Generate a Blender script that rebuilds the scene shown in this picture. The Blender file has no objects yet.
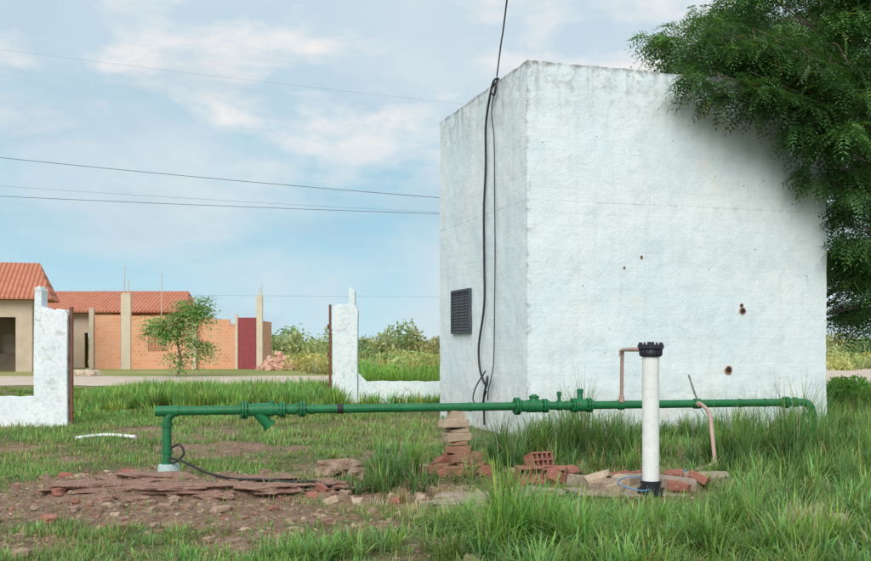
import bpy, bmesh, math, random
import numpy as np
from mathutils import Vector, Euler, noise as mn
random.seed(7); rng=np.random.default_rng(7)
scene=bpy.context.scene
EYE=1.5

# ------------------------------------------------------------------ helpers
def link(o,parent=None):
    scene.collection.objects.link(o)
    if parent: o.parent=parent
    return o
def empty(name,loc=(0,0,0)):
    e=bpy.data.objects.new(name,None); e.location=loc; e.empty_display_size=.2
    return link(e)
def at(b,d,z=0.0): return (b*d,d,z)          # bearing (tan), distance, height
def smooth(a,b,x):
    t=np.clip((x-a)/(b-a),0,1); return t*t*(3-2*t)
def vn(x,y,seed=0):
    x=np.asarray(x,float)+seed*17.3; y=np.asarray(y,float)+seed*9.1
    xi=np.floor(x); yi=np.floor(y); fx=x-xi; fy=y-yi
    fx=fx*fx*(3-2*fx); fy=fy*fy*(3-2*fy)
    def h(a,b):
        v=np.sin(a*127.1+b*311.7+seed*7.7)*43758.5453
        return v-np.floor(v)
    return (h(xi,yi)*(1-fx)+h(xi+1,yi)*fx)*(1-fy)+(h(xi,yi+1)*(1-fx)+h(xi+1,yi+1)*fx)*fy
def fbm(x,y,seed=0,oct=4):
    s=0;a=.5;t=0
    for i in range(oct):
        s=s+a*vn(x*2**i,y*2**i,seed+i); t+=a; a*=.5
    return s/t

def soil(x,y):
    n=fbm(x*1.3,y*1.3,3,5)
    blob=np.exp(-(((x+2.3)/2.3)**2+((y-9.8)/1.5)**2))
    left=np.exp(-(((x+4.0)/1.6)**2+((y-9.3)/2.4)**2))*.5
    near=np.exp(-(((x+1.8)/2.6)**2+((y-7.9)/1.3)**2))*.36
    mid=np.exp(-(((x-.3)/1.5)**2+((y-10.2)/1.0)**2))*.65
    v=.5*np.clip((n-.42)*2.2,0,1)+blob*.88+left+near+mid+(n-.5)*2.1+.07
    v=v-np.clip((x-1.9)/1.5,0,1)*.40
    v=v*(1-smooth(15,22,y)*.6)
    return smooth(.25,.8,v)
def hgt(x,y):
    x=np.asarray(x,float); y=np.asarray(y,float)
    fade=1-smooth(24,33,y)
    nearf=smooth(-1,3,y)
    base=(fbm(x*.5,y*.5,11,3)-.5)*.10
    fine=(fbm(x*3.2,y*3.2,21,4)-.5)*.06+(fbm(x*11,y*11,31,3)-.5)*.035
    e=np.maximum(np.abs((x+2.35)/1.55),np.abs((y-10.35-.1*(x+2.3))/.75))+ (fbm(x*2.5,y*2.5,41,3)-.5)*.55
    m=1-smooth(.82,1.02,e)
    mound=m*(.075+(fbm(x*4,y*4,51,3)-.5)*.07)
    return (base+fine*(.5+.8*soil(x,y))+mound)*fade*nearf

# ------------------------------------------------------------------ materials
def new_mat(name):
    m=bpy.data.materials.new(name); m.use_nodes=True
    nt=m.node_tree; nt.nodes.clear()
    out=nt.nodes.new('ShaderNodeOutputMaterial')
    return m,nt,out
def N(nt,t,**k):
    n=nt.nodes.new(t)
    for a,b in k.items(): setattr(n,a,b)
    return n
def mixc(nt,fac,a,b,blend='MIX'):
    n=nt.nodes.new('ShaderNodeMix'); n.data_type='RGBA'; n.blend_type=blend
    for i,v in ((0,fac),(6,a),(7,b)):
        if hasattr(v,'is_linked') or hasattr(v,'links'): nt.links.new(v,n.inputs[i])
        elif isinstance(v,(int,float)): n.inputs[i].default_value=v
        else: n.inputs[i].default_value=(*v,1) if len(v)==3 else v
    return n.outputs[2]
def ramp(nt,inp,p0,p1,c0=(0,0,0),c1=(1,1,1)):
    r=nt.nodes.new('ShaderNodeValToRGB'); nt.links.new(inp,r.inputs[0])
    r.color_ramp.elements[0].position=p0; r.color_ramp.elements[1].position=p1
    r.color_ramp.elements[0].color=(*c0,1); r.color_ramp.elements[1].color=(*c1,1)
    return r.outputs[0]
def ntex(nt,vec,scale,detail=5,rough=.6,dist=0):
    n=nt.nodes.new('ShaderNodeTexNoise'); n.inputs['Scale'].default_value=scale
    n.inputs['Detail'].default_value=detail; n.inputs['Roughness'].default_value=rough
    n.inputs['Distortion'].default_value=dist
    if vec is not None: nt.links.new(vec,n.inputs['Vector'])
    return n.outputs[0]
def math_(nt,op,a,b=0.0,c=0.0,clamp=False):
    n=nt.nodes.new('ShaderNodeMath'); n.operation=op; n.use_clamp=clamp
    for i,v in enumerate((a,b,c)):
        if isinstance(v,(int,float)): n.inputs[i].default_value=v
        else: nt.links.new(v,n.inputs[i])
    return n.outputs[0]
def bump(nt,h,strength=.4,dist=.02):
    b=nt.nodes.new('ShaderNodeBump'); b.inputs['Strength'].default_value=strength
    b.inputs['Distance'].default_value=dist; nt.links.new(h,b.inputs['Height']); return b.outputs[0]
def simple(name,c0,c1,scale=8,rough=.8,bs=.3,bd=.01,dirt=None,metal=0,c2=None):
    m,nt,out=new_mat(name)
    tc=N(nt,'ShaderNodeTexCoord').outputs['Object']
    n1=ntex(nt,tc,scale); n2=ntex(nt,tc,scale*6,4)
    col=mixc(nt,ramp(nt,n1,.35,.65),c0,c1)
    if c2: col=mixc(nt,ramp(nt,ntex(nt,tc,scale*2.3,6,.7),.55,.68),col,c2)
    if dirt: col=mixc(nt,ramp(nt,n2,.5,.75),col,dirt)
    p=N(nt,'ShaderNodeBsdfPrincipled'); nt.links.new(col,p.inputs['Base Color'])
    p.inputs['Roughness'].default_value=rough; p.inputs['Metallic'].default_value=metal
    nt.links.new(bump(nt,n2,bs,bd),p.inputs['Normal'])
    nt.links.new(p.outputs[0],out.inputs[0]); return m
def leafmat(name,trans=.35,rough=.6,spec=.25):
    m,nt,out=new_mat(name)
    a=N(nt,'ShaderNodeAttribute',attribute_name='Col')
    p=N(nt,'ShaderNodeBsdfPrincipled'); nt.links.new(a.outputs['Color'],p.inputs['Base Color'])
    p.inputs['Roughness'].default_value=rough; p.inputs['Specular IOR Level'].default_value=spec
    t=N(nt,'ShaderNodeBsdfTranslucent')
    nt.links.new(mixc(nt,1.0,a.outputs['Color'],(1.1,1.25,.6),'MULTIPLY'),t.inputs[0])
    mx=N(nt,'ShaderNodeMixShader'); mx.inputs[0].default_value=trans
    nt.links.new(p.outputs[0],mx.inputs[1]); nt.links.new(t.outputs[0],mx.inputs[2])
    nt.links.new(mx.outputs[0],out.inputs[0]); return m

# ------------------------------------------------------------------ mesh builders
def mesh_np(name,V,F,C=None,mat=None,smooth_=False,parent=None):
    V=np.ascontiguousarray(V,dtype=np.float32); F=np.ascontiguousarray(F,dtype=np.int32)
    me=bpy.data.meshes.new(name); M,k=F.shape
    me.vertices.add(len(V)); me.vertices.foreach_set('co',V.ravel())
    me.loops.add(M*k); me.loops.foreach_set('vertex_index',F.ravel())
    me.polygons.add(M); me.polygons.foreach_set('loop_start',np.arange(0,M*k,k,dtype=np.int32))
    try: me.polygons.foreach_set('loop_total',np.full(M,k,dtype=np.int32))
    except Exception: pass
    me.update(calc_edges=True)
    me.polygons.foreach_set('use_smooth',np.full(M,smooth_,dtype=bool))
    if C is not None:
        a=me.color_attributes.new('Col','FLOAT_COLOR','POINT')
        cc=np.ones((len(V),4),dtype=np.float32); cc[:,:3]=C
        a.data.foreach_set('color',cc.ravel())
    if mat: me.materials.append(mat)
    o=bpy.data.objects.new(name,me); return link(o,parent)

class MB:
    def __init__(s): s.v=[];s.f=[];s.m=[];s.s=[]
    def add(s,vs,fs,mi=0,sm=False):
        o=len(s.v); s.v+= [tuple(v) for v in vs]
        for f in fs: s.f.append([i+o for i in f]); s.m.append(mi); s.s.append(sm)
    def box(s,c,size,rz=0,mi=0,tilt=(0,0),jit=0):
        hx,hy,hz=[a/2 for a in size]; vs=[]
        R=Euler((tilt[0],tilt[1],rz)).to_matrix()
        for z in(-hz,hz):
            for x,y in((-hx,-hy),(hx,-hy),(hx,hy),(-hx,hy)):
                p=R@Vector((x+random.uniform(-jit,jit),y+random.uniform(-jit,jit),z+random.uniform(-jit,jit)))
                vs.append((p.x+c[0],p.y+c[1],p.z+c[2]))
        s.add(vs,[(3,2,1,0),(4,5,6,7),(0,1,5,4),(1,2,6,5),(2,3,7,6),(3,0,4,7)],mi)
    def tube(s,pts,r,seg=12,mi=0,caps=True):
        pts=[Vector(p) for p in pts]; n=len(pts)
        rs=r if isinstance(r,(list,tuple)) else [r]*n
        t0=(pts[1]-pts[0]).normalized()
        up=Vector((0,0,1)) if abs(t0.z)<.9 else Vector((1,0,0))
        a=t0.cross(up).normalized(); vs=[]
        for i,p in enumerate(pts):
            if i==0:t=t0
            elif i==n-1:t=(pts[i]-pts[i-1]).normalized()
            else:t=((pts[i+1]-pts[i]).normalized()+(pts[i]-pts[i-1]).normalized()).normalized()
            a=(a-t*a.dot(t)).normalized(); b=t.cross(a)
            for k in range(seg):
                an=2*math.pi*k/seg; vs.append(p+(a*math.cos(an)+b*math.sin(an))*rs[i])
        fs=[]
        for i in range(n-1):
            for k in range(seg):
                k2=(k+1)%seg; fs.append((i*seg+k,i*seg+k2,(i+1)*seg+k2,(i+1)*seg+k))
        s.add(vs,fs,mi,True)
        if caps:
            s.add(vs[:seg],[tuple(reversed(range(seg)))],mi); s.add(vs[-seg:],[tuple(range(seg))],mi)
    def rock(s,c,size,mi=0,rz=None,rough=.35,sub=2,sq=.6):
        bm=bmesh.new(); bmesh.ops.create_icosphere(bm,subdivisions=sub,radius=1)
        off=Vector((random.random()*50,random.random()*50,0)); a=random.random()*6.28 if rz is None else rz
        vs=[]
        for v in bm.verts:
            p=v.co.copy(); p=Vector([math.copysign(abs(q)**sq,q) for q in p])
            p*=1+rough*(mn.noise(p*1.3+off)) + .25*rough*mn.noise(p*4+off)
            x,y,z=p.x*size[0],p.y*size[1],p.z*size[2]
            vs.append((c[0]+x*math.cos(a)-y*math.sin(a),c[1]+x*math.sin(a)+y*math.cos(a),c[2]+z))
        fs=[[v.index for v in f.verts] for f in bm.faces]; bm.free(); s.add(vs,fs,mi)
    def build(s,name,mats,parent=None,bevel=0,loc=None,rz=0):
        me=bpy.data.meshes.new(name); me.from_pydata(s.v,[],s.f)
        for m in mats: me.materials.append(m)
        me.polygons.foreach_set('material_index',s.m); me.polygons.foreach_set('use_smooth',s.s)
        me.update(); o=bpy.data.objects.new(name,me)
        if loc: o.location=loc
        o.rotation_euler[2]=rz
        if bevel:
            b=o.modifiers.new('bev','BEVEL'); b.width=bevel; b.segments=2; b.limit_method='ANGLE'; b.angle_limit=math.radians(50)
        return link(o,parent)
def fillet(pts,r,n=6):
    pts=[Vector(p) for p in pts]; out=[pts[0]]
    for i in range(1,len(pts)-1):
        a,b,c=pts[i-1],pts[i],pts[i+1]; d1=(a-b).normalized(); d2=(c-b).normalized()
        rr=min(r,(a-b).length*.49,(c-b).length*.49); p,q=b+d1*rr,b+d2*rr
        for k in range(n+1):
            t=k/n; out.append(p*(1-t)**2+b*2*t*(1-t)+q*t*t)
    out.append(pts[-1]); return out
def spline(pts,n=10):
    P=[Vector(p) for p in pts]; P=[P[0]*2-P[1]]+P+[P[-1]*2-P[-2]]; out=[]
    for i in range(1,len(P)-2):
        for k in range(n):
            t=k/n; a,b,c,d=P[i-1:i+3]
            out.append(.5*((2*b)+(c-a)*t+(2*a-5*b+4*c-d)*t*t+(3*b-3*c+d-a)*t**3))
    out.append(P[-2]); return out

# ------------------------------------------------------------------ world, sun, camera
SUN=Vector((-.22,-.92,.72)).normalized()
w=bpy.data.worlds.new("World"); scene.world=w; w.use_nodes=True; nt=w.node_tree; nt.nodes.clear()
wo=N(nt,'ShaderNodeOutputWorld'); bg=N(nt,'ShaderNodeBackground')
sky=N(nt,'ShaderNodeTexSky',sky_type='NISHITA'); sky.sun_disc=False
sky.sun_elevation=math.asin(SUN.z); sky.sun_rotation=math.atan2(SUN.x,SUN.y)
sky.dust_density=2.0
tc=N(nt,'ShaderNodeTexCoord').outputs['Generated']
sp=N(nt,'ShaderNodeSeparateXYZ'); nt.links.new(tc,sp.inputs[0])
mp=N(nt,'ShaderNodeMapping'); mp.inputs['Scale'].default_value=(1,1,2.4); mp.inputs['Location'].default_value=(.35,0,.1); nt.links.new(tc,mp.inputs[0])
big=ntex(nt,mp.outputs[0],3.0,7,.56,.3); med=ntex(nt,mp.outputs[0],8,8,.58,.25)
rz=N(nt,'ShaderNodeValToRGB'); nt.links.new(sp.outputs[2],rz.inputs[0])
cr=rz.color_ramp; K=11.2
def s2l(c): return tuple((((v/255+.055)/1.055)**2.4 if v>10 else v/255/12.92) for v in c)
pts=[(0.0,(188,219,231)),(.06,(172,209,225)),(.12,(155,197,216)),(.18,(164,198,214)),(.26,(184,205,217)),(.7,(214,221,227))]
cr.elements[0].position=0; cr.elements[0].color=(*s2l(pts[0][1]),1)
cr.elements[1].position=.7; cr.elements[1].color=(*s2l(pts[-1][1]),1)
for p,c in pts[1:-1]:
    e=cr.elements.new(p); e.color=(*s2l(c),1)
cf=ramp(nt,big,.42,.60)
c1=mixc(nt,math_(nt,'MULTIPLY',cf,.8),rz.outputs[0],s2l((204,215,221)))
hi=math_(nt,'MULTIPLY',ramp(nt,med,.45,.64),ramp(nt,sp.outputs[2],.11,.22),clamp=True)
c2=mixc(nt,math_(nt,'MULTIPLY',hi,.9),c1,s2l((236,231,228)))
gy=math_(nt,'MULTIPLY',ramp(nt,ntex(nt,mp.outputs[0],5.0,7,.6,.4),.52,.70),.6)
c2=mixc(nt,gy,c2,s2l((174,195,208)))
cs=mixc(nt,1.0,c2,(K,K,K),'MULTIPLY')
fin=mixc(nt,.92,sky.outputs[0],cs)
nt.links.new(fin,bg.inputs[0]); bg.inputs[1].default_value=.105
nt.links.new(bg.outputs[0],wo.inputs[0])
L=bpy.data.lights.new('sun','SUN'); L.energy=2.6; L.angle=math.radians(40); L.color=(1,.955,.88)
lo=bpy.data.objects.new('sun',L); lo.rotation_euler=SUN.to_track_quat('Z','Y').to_euler(); lo.location=(0,0,20); link(lo)
cam=bpy.data.cameras.new('camera'); cam.sensor_width=36; cam.lens=36*1000/871; cam.shift_y=64.5/871
cam.clip_end=5000; cam.clip_start=.1
co=bpy.data.objects.new('camera',cam); co.location=(0,0,EYE); co.rotation_euler=(math.pi/2,0,0); link(co); scene.camera=co
scene.view_settings.view_transform='Standard'; scene.view_settings.look='None'

# ------------------------------------------------------------------ ground
def axis(a,b,step,lo,hi,g=1.18):
    m=list(np.arange(a,b,step)); d=step;x=m[-1];R=[]
    while x<hi: d*=g; x+=d; R.append(x)
    d=step;x=a;Lx=[]
    while x>lo: d*=g; x-=d; Lx.append(x)
    return np.array(Lx[::-1]+m+R)
xs=axis(-6.5,7,.045,-1500,1500); ys=axis(6,15,.04,-300,3000,1.07)
GX,GY=np.meshgrid(xs,ys); Z=hgt(GX,GY); S=soil(GX,GY)
V=np.stack([GX.ravel(),GY.ravel(),Z.ravel()],1); nx,ny=len(xs),len(ys)
i=np.arange((ny-1)*(nx-1)); r=i//(nx-1); c=i%(nx-1); q=r*nx+c
F=np.stack([q,q+1,q+nx+1,q+nx],1)
C=np.stack([S.ravel()]*3,1)
gm,nt,out=new_mat('ground_soil_grass')
a=N(nt,'ShaderNodeAttribute',attribute_name='Col').outputs['Fac']
tc=N(nt,'ShaderNodeTexCoord').outputs['Object']
n1=ntex(nt,tc,1.7,6,.65); n2=ntex(nt,tc,14,6,.7); n3=ntex(nt,tc,60,4,.7); n4=ntex(nt,tc,.12,4,.6)
so=mixc(nt,ramp(nt,n1,.35,.65),(.36,.245,.18),(.25,.15,.105))
so=mixc(nt,ramp(nt,n2,.48,.72),so,(.47,.37,.29)); so=mixc(nt,ramp(nt,n3,.52,.72),so,(.11,.07,.048))
gr=mixc(nt,ramp(nt,n2,.35,.65),(.10,.125,.045),(.26,.22,.12)); gr=mixc(nt,ramp(nt,n1,.5,.7),gr,(.14,.19,.06))
sy=N(nt,'ShaderNodeSeparateXYZ'); nt.links.new(tc,sy.inputs[0])
far=math_(nt,'MULTIPLY',math_(nt,'SUBTRACT',sy.outputs[1],30),.06,clamp=True)
fg=mixc(nt,ramp(nt,n4,.4,.6),(.24,.29,.09),(.38,.37,.16)); gr=mixc(nt,far,gr,fg)
col=mixc(nt,a,gr,so)
p=N(nt,'ShaderNodeBsdfPrincipled'); nt.links.new(col,p.inputs['Base Color']); p.inputs['Roughness'].default_value=.95; p.inputs['Specular IOR Level'].default_value=.15
nt.links.new(bump(nt,math_(nt,'ADD',n2,math_(nt,'MULTIPLY',n3,.5)),1.0,.045),p.inputs['Normal']); nt.links.new(p.outputs[0],out.inputs[0])
mesh_np('ground',V,F,C,gm,True)

# dirt road
rx=np.linspace(-90,90,240)
def roadc(x): return 43+np.clip(x-5,0,100)*.45
n_=len(rx); cy=roadc(rx); hw=4.9+np.clip(rx-8,0,20)*.5
lo_=cy-hw-1.2+(fbm(rx*.6,rx*0+3,5)-.5)*3; hi_=cy+hw+(fbm(rx*.5,rx*0+9,6)-.5)*3
rows=[lo_*(1-t)+hi_*t for t in np.linspace(0,1,7)]
V=np.concatenate([np.stack([rx,y,np.full(n_,.012)],1) for y in rows]); 
q=np.concatenate([np.arange(n_-1)+k*n_ for k in range(6)]); F=np.stack([q,q+1,q+n_+1,q+n_],1)
mesh_np('dirt_road',V,F,None,simple('road_dirt',(.60,.52,.44),(.50,.42,.34),.5,.95,.3,.02,dirt=(.44,.35,.27)))

# ------------------------------------------------------------------ grass
def blades(x,y,Ln,wd,bend,yaw,c_root,c_tip,z0=None):
    n=len(x); z=hgt(x,y) if z0 is None else z0
    ts=np.array([0,.3,.65,1.0]); ws=np.array([.8,1,.7,0])
    dx,dy=np.cos(yaw),np.sin(yaw); px,py=-dy,dx
    V=np.zeros((n,7,3)); C=np.zeros((n,7,3)); k=0
    for i,(t,wf) in enumerate(zip(ts,ws)):
        off=Ln*bend*t**2; zz=z-.01+Ln*(t*(1-.28*bend**2) - .42*bend**2*t**3*1.2)
        zz=np.maximum(zz,z-.01+.02*t)
        cx,cyy=x+dx*off,y+dy*off
        for sgn in ((-1,1) if i<3 else (0,)):
            V[:,k,0]=cx+px*wd*wf*.5*sgn; V[:,k,1]=cyy+py*wd*wf*.5*sgn; V[:,k,2]=zz
            C[:,k]=c_root*(1-t)+c_tip*t; k+=1
    T=np.array([[0,1,3],[0,3,2],[2,3,5],[2,5,4],[4,5,6]])
    F=(T[None]+7*np.arange(n)[:,None,None]).reshape(-1,3)
    return V.reshape(-1,3),F,C.reshape(-1,3)
def merge(L):
    V=[];F=[];C=[];o=0
    for v,f,c in L: V.append(v);F.append(f+o);C.append(c);o+=len(v)
    return np.concatenate(V),np.concatenate(F),np.concatenate(C)
def cols(n,base,var=.25,dry=.1,drycol=(.50,.44,.24)):
    c=np.array(base)[None]*(1+rng.normal(0,var,(n,1)).clip(-.55,.7))*(1+rng.normal(0,.06,(n,3)))
    d=rng.random(n)<dry; c[d]=np.array(drycol)*(1+rng.normal(0,.15,(d.sum(),1)))
    return np.clip(c,.01,.65)
def tufts(cx,cy,n,Lm,spread,wd,base,bend=(.15,.9),dry=.06,var=.26):
    m=len(cx); x=np.repeat(cx,n); y=np.repeat(cy,n); T=m*n
    Lm=np.repeat(np.broadcast_to(Lm,(m,)),n); yaw=rng.random(T)*6.283; rr=spread*np.sqrt(rng.random(T))
    x=x+np.cos(yaw)*rr; y=y+np.sin(yaw)*rr; yaw=yaw+rng.normal(0,.5,T)
    hue=rng.normal(0,.13,(m,1)); tint=np.repeat((1+rng.normal(0,.18,(m,1)))*np.concatenate([1+hue,1+0*hue,1-hue],1),n,0)
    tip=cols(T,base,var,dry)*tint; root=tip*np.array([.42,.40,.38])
    return blades(x,y,Lm*rng.uniform(.45,1.1,T),wd*rng.uniform(.6,1.3,T),rng.uniform(*bend,T),yaw,root,tip)
gmat=leafmat('grass_blade',.38,.5,.35)
G1=(.25,.44,.13); G2=(.17,.32,.10); G3=(.33,.43,.15)
n=240000; Y=6.2+ (rng.random(n)**1.25)*20; b=rng.uniform(-.52,.52,n); X=b*Y
keep=rng.random(n)<(1-soil(X,Y))**1.1*(.08+1.0*smooth(.41,.62,fbm(X*1.1,Y*1.1,61,4)))+.035
X,Y=X[keep],Y[keep]; n=len(X)
patch=fbm(X*.7,Y*.7,71,3)[:,None]; dryp=smooth(.48,.64,fbm(X*.8,Y*.8,77,3))
tip=cols(n,G1,.25,.12)*(.7+.6*patch); dd=rng.random(n)<dryp*.6; tip[dd]=cols(int(dd.sum()),(.46,.42,.21),.2,0)
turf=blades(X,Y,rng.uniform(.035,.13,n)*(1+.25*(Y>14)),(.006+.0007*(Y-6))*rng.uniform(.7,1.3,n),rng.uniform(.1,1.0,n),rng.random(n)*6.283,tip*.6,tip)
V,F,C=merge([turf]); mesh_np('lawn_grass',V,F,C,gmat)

L=[]
def scatter(n,b0,b1,d0,d1): 
    d=rng.uniform(d0,d1,n); bb=rng.uniform(b0,b1,n); return bb*d,d
x,y=scatter(400,.0,.50,6.3,8.7); 
k=rng.random(len(x))<smooth(-.4,.6,(x-.2)+ (fbm(x*1.5,y*1.5,81)-.5)*2.4); x,y=x[k],y[k]
L.append(tufts(x,y,52,rng.uniform(.12,.40,len(x))*(.55+.8*fbm(x*1.2,y*1.2,83,2)),.10,.0125,G1,(.25,1.1),.06))
x,y=scatter(110,.07,.48,8.4,9.4); k=~((np.abs(x-2.12)<.4)&(y>8.5)); x,y=x[k],y[k]; L.append(tufts(x,y,36,rng.uniform(.08,.20,len(x)),.08,.011,G1,(.2,1.1),.08))
for b,d,h,nn in [(.085,7.5,.72,200),(.10,7.3,.64,170),(.065,7.2,.5,120),(.13,7.1,.5,150),(.20,6.9,.42,160),(.27,7.1,.45,170),(.34,7.0,.42,130),(.40,7.2,.45,120),(.24,7.9,.42,140),(.31,8.0,.45,140),(.43,7.9,.5,140),(.05,7.0,.36,110),(-.10,7.0,.28,130),(-.07,7.4,.22,100),(-.14,6.9,.22,80),(-.22,7.0,.16,60)]:
    x,y=at(b,d)[:2]; k=6; L.append(tufts(x+rng.normal(0,.16,k),y+rng.normal(0,.12,k),nn//4,h,.07,.0135,(.28,.50,.13) if rng.random()<.6 else G1,(.15,1.0),.03))
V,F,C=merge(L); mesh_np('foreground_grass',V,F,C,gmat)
L=[]
for b,d,h,nn in [(-.045,10.9,.66,170),(-.02,11.4,.66,150),(-.06,10.3,.42,120),(-.085,10.2,.3,90),(-.03,10.1,.4,90),(.045,12.6,.62,160),(.065,12.3,.72,170),(.085,12.0,.5,120),(.04,11.4,.4,80),
    (.10,13.2,.7,150),(.115,12.9,.65,120),(.135,13.2,1.1,150),(.15,12.9,1.15,140),(.165,13.3,.85,120),(.18,13.4,.8,120),(.20,13.6,.6,120),(.235,13.2,.5,90),(.12,11.9,.45,90),(.16,11.7,.4,90),(.19,11.8,.45,90),
    (.29,12.2,.95,150),(.305,12.6,1.0,140),(.27,12.4,.6,120),(.325,12.0,.95,150),(.34,12.8,1.0,150),(.355,12.2,1.15,150),(.37,12.9,1.2,160),(.385,12.3,.85,150),(.40,13.2,.85,150),(.42,13.0,.8,140),(.39,12.0,.7,120),
    (.44,13.8,.9,150),(.31,11.4,.55,120),(.35,11.2,.55,130),(.38,10.9,.5,130),(.41,11.2,.6,130),(.28,10.9,.35,100),(.43,10.4,.5,130),(.33,10.4,.4,110),(.37,10.0,.4,110)]:
    x,y=at(b,d)[:2]; k=4
    L.append(tufts(x+rng.normal(0,.13,k),y+rng.normal(0,.12,k),nn//4,h,.06,.0115,G2 if rng.random()<.55 else G1,(.08,.85),.07))
x,y=scatter(260,-.08,.46,9.6,14.5); k=(fbm(x*1.3,y*1.3,91)>.44)&~((np.abs(x-2.1)<.55)&(y<11))&~((np.abs(x-.6)<1.0)&(y<10.6)); x,y=x[k],y[k]
L.append(tufts(x,y,28,rng.uniform(.1,.34,len(x)),.07,.011,G2,(.2,1.0),.14))
x,y=scatter(220,.27,.52,9.0,16); L.append(tufts(x,y,36,rng.uniform(.2,.45,220),.08,.012,G1,(.2,.95),.08))
tt=rng.uniform(-.1,5.8,110); x=1.446+.956*tt+.05; y=15.8+.292*tt-rng.uniform(.1,.6,110)
L.append(tufts(x,y,34,rng.uniform(.2,.65,110),.07,.013,G2,(.1,.8),.1))
for b,d,h in [(.15,12.9,1.35),(.13,13.0,1.1),(.36,12.3,1.3),(.345,12.6,1.2)]:
    x,y=at(b,d)[:2]; L.append(tufts(np.array([x]),np.array([y]),9,h,.1,.009,(.35,.36,.18),(.05,.35),.4))
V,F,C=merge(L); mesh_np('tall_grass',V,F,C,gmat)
L=[]
x,y=scatter(440,-.5,.02,8.0,17); k=(soil(x,y)<.5)|(rng.random(len(x))<.10); x,y=x[k],y[k]
L.append(tufts(x,y,22,rng.uniform(.06,.18,len(x)),.09,.011,G1,(.3,1.1),.18))
x,y=scatter(150,-.45,.02,6.3,8.2); L.append(tufts(x,y,22,rng.uniform(.05,.15,150),.09,.010,G1,(.3,1.1),.18))
x,y=scatter(340,-.42,.1,7.0,11.5); k=rng.random(len(x))<.3+.6*soil(x,y); x,y=x[k],y[k]
L.append(tufts(x,y,9,rng.uniform(.06,.14,len(x)),.1,.006,(.50,.44,.29),(.9,1.4),.5))
x,y=scatter(1500,-.5,.08,19,34); dens=smooth(.36,.55,fbm(x*.35,y*.35,101,3)); k=(rng.random(len(x))<.25+.75*dens)&((y>24)|(x<-2)); x,y=x[k],y[k]
L.append(tufts(x,y,34,rng.uniform(.2,.5,len(x))*np.where(x<-9.5,.5,1)*smooth(17,25,y),.2,.026,(.27,.46,.12),(.1,.8),.05))
x,y=scatter(520,-.365,-.10,23,30); L.append(tufts(x,y,36,rng.uniform(.35,.7,520)*smooth(-.40,-.28,x/y),.2,.028,(.26,.46,.12),(.1,.7),.05))
x,y=scatter(420,.3,.62,17.5,36); L.append(tufts(x,y,34,rng.uniform(.2,.5,420),.2,.025,(.26,.43,.12),(.1,.8),.06))
x,y=scatter(160,-.08,.03,27,33); L.append(tufts(x,y,50,rng.uniform(.6,1.1,160),.25,.035,(.27,.48,.10),(.1,.7),.02))
V,F,C=merge(L); mesh_np('meadow_grass',V,F,C,gmat)
L=[]
x,y=scatter(3800,-.5,.55,50,130); k=(np.abs(y-roadc(x))>8)&~((x/y<-.125)&(y<75)); x,y=x[k],y[k]
L.append(tufts(x,y,14,rng.uniform(.3,1.0,len(x)),.7,.11,(.46,.48,.19),(.1,.7),.3,.18))
V,F,C=merge(L); mesh_np('field_grass',V,F,C,gmat)
L=[]
for b,d,h in [(.375,7.5,.38),(.39,7.7,.34),(.36,7.7,.3),(.38,7.3,.38),(.365,7.35,.36),(.40,7.5,.34),(-.03,8.9,.16),(-.02,9.1,.14),(-.035,9.6,.2),(.015,9.9,.18),(-.06,9.3,.15)]:
    x,y=at(b,d)[:2]; L.append(tufts(x+rng.normal(0,.06,3),y+rng.normal(0,.06,3),45,h,.07,.010,(.60,.53,.37),(.2,1.1),.5))
V,F,C=merge(L); mesh_np('dry_grass',V,F,C,gmat)

# ------------------------------------------------------------------ foliage
def leaflets(P,size,base,droop=.4,npair=6,lw=.3,L0=.32,var=.2,out=None,bright=None):
    n=len(P); yaw=rng.random(n)*6.283 if out is None else out+rng.normal(0,.9,n)
    el=rng.uniform(-.8,.35,n); d=np.stack([np.cos(yaw)*np.cos(el),np.sin(yaw)*np.cos(el),np.sin(el)],1)
    s=np.cross(d,[0,0,1]); s/=np.linalg.norm(s,axis=1)[:,None]
    tw=rng.normal(0,.35,n)[:,None]; up=np.cross(s,d); s=s*np.cos(tw)+up*np.sin(tw)
    LL=L0*size*rng.uniform(.7,1.2,n); V=[];C=[]
    c=cols(n,base,var,.02,(.25,.25,.08))
    if bright is not None: c=c*bright[:,None]
    for k in range(npair+1):
        for sg in ((-1,1) if k<npair else (0,)):
            t=(k+.6)/(npair+.6); p=P+d*(LL*t)[:,None]; p[:,2]-=LL*droop*t*t
            dirn=d*.45+s*sg*.9 if sg else d.copy(); dirn=dirn+rng.normal(0,.12,(n,3)); dirn[:,2]-=.25
            dirn/=np.linalg.norm(dirn,axis=1)[:,None]
            ll=(LL*lw*(1-.35*abs(t-.45)))[:,None]
            wv=np.cross(dirn,up); wv/=np.linalg.norm(wv,axis=1)[:,None]+1e-6; wv=wv*ll*.17
            V.append(np.stack([p,p+dirn*ll*.45+wv,p+dirn*ll,p+dirn*ll*.45-wv],1))
            C.append(np.repeat((c*(1+rng.normal(0,.08,(n,1))))[:,None],4,1))
    V=np.concatenate(V).reshape(-1,3); C=np.concatenate(C).reshape(-1,3)
    F=np.arange(len(V)).reshape(-1,4); return V,F,np.clip(C,.005,.5)
lmat=leafmat('tree_leaf',.32,.45,.3)
bark=simple('bark',(.13,.10,.075),(.22,.18,.14),6,.9,.8,.03,dirt=(.07,.05,.04))
def cloud(c,r,n,flat=.75):
    v=rng.normal(0,1,(n,3)); v/=np.linalg.norm(v,axis=1)[:,None]
    v*=(rng.random(n)**.45)[:,None]*r; v[:,2]*=flat; return v+np.array(c)
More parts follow.
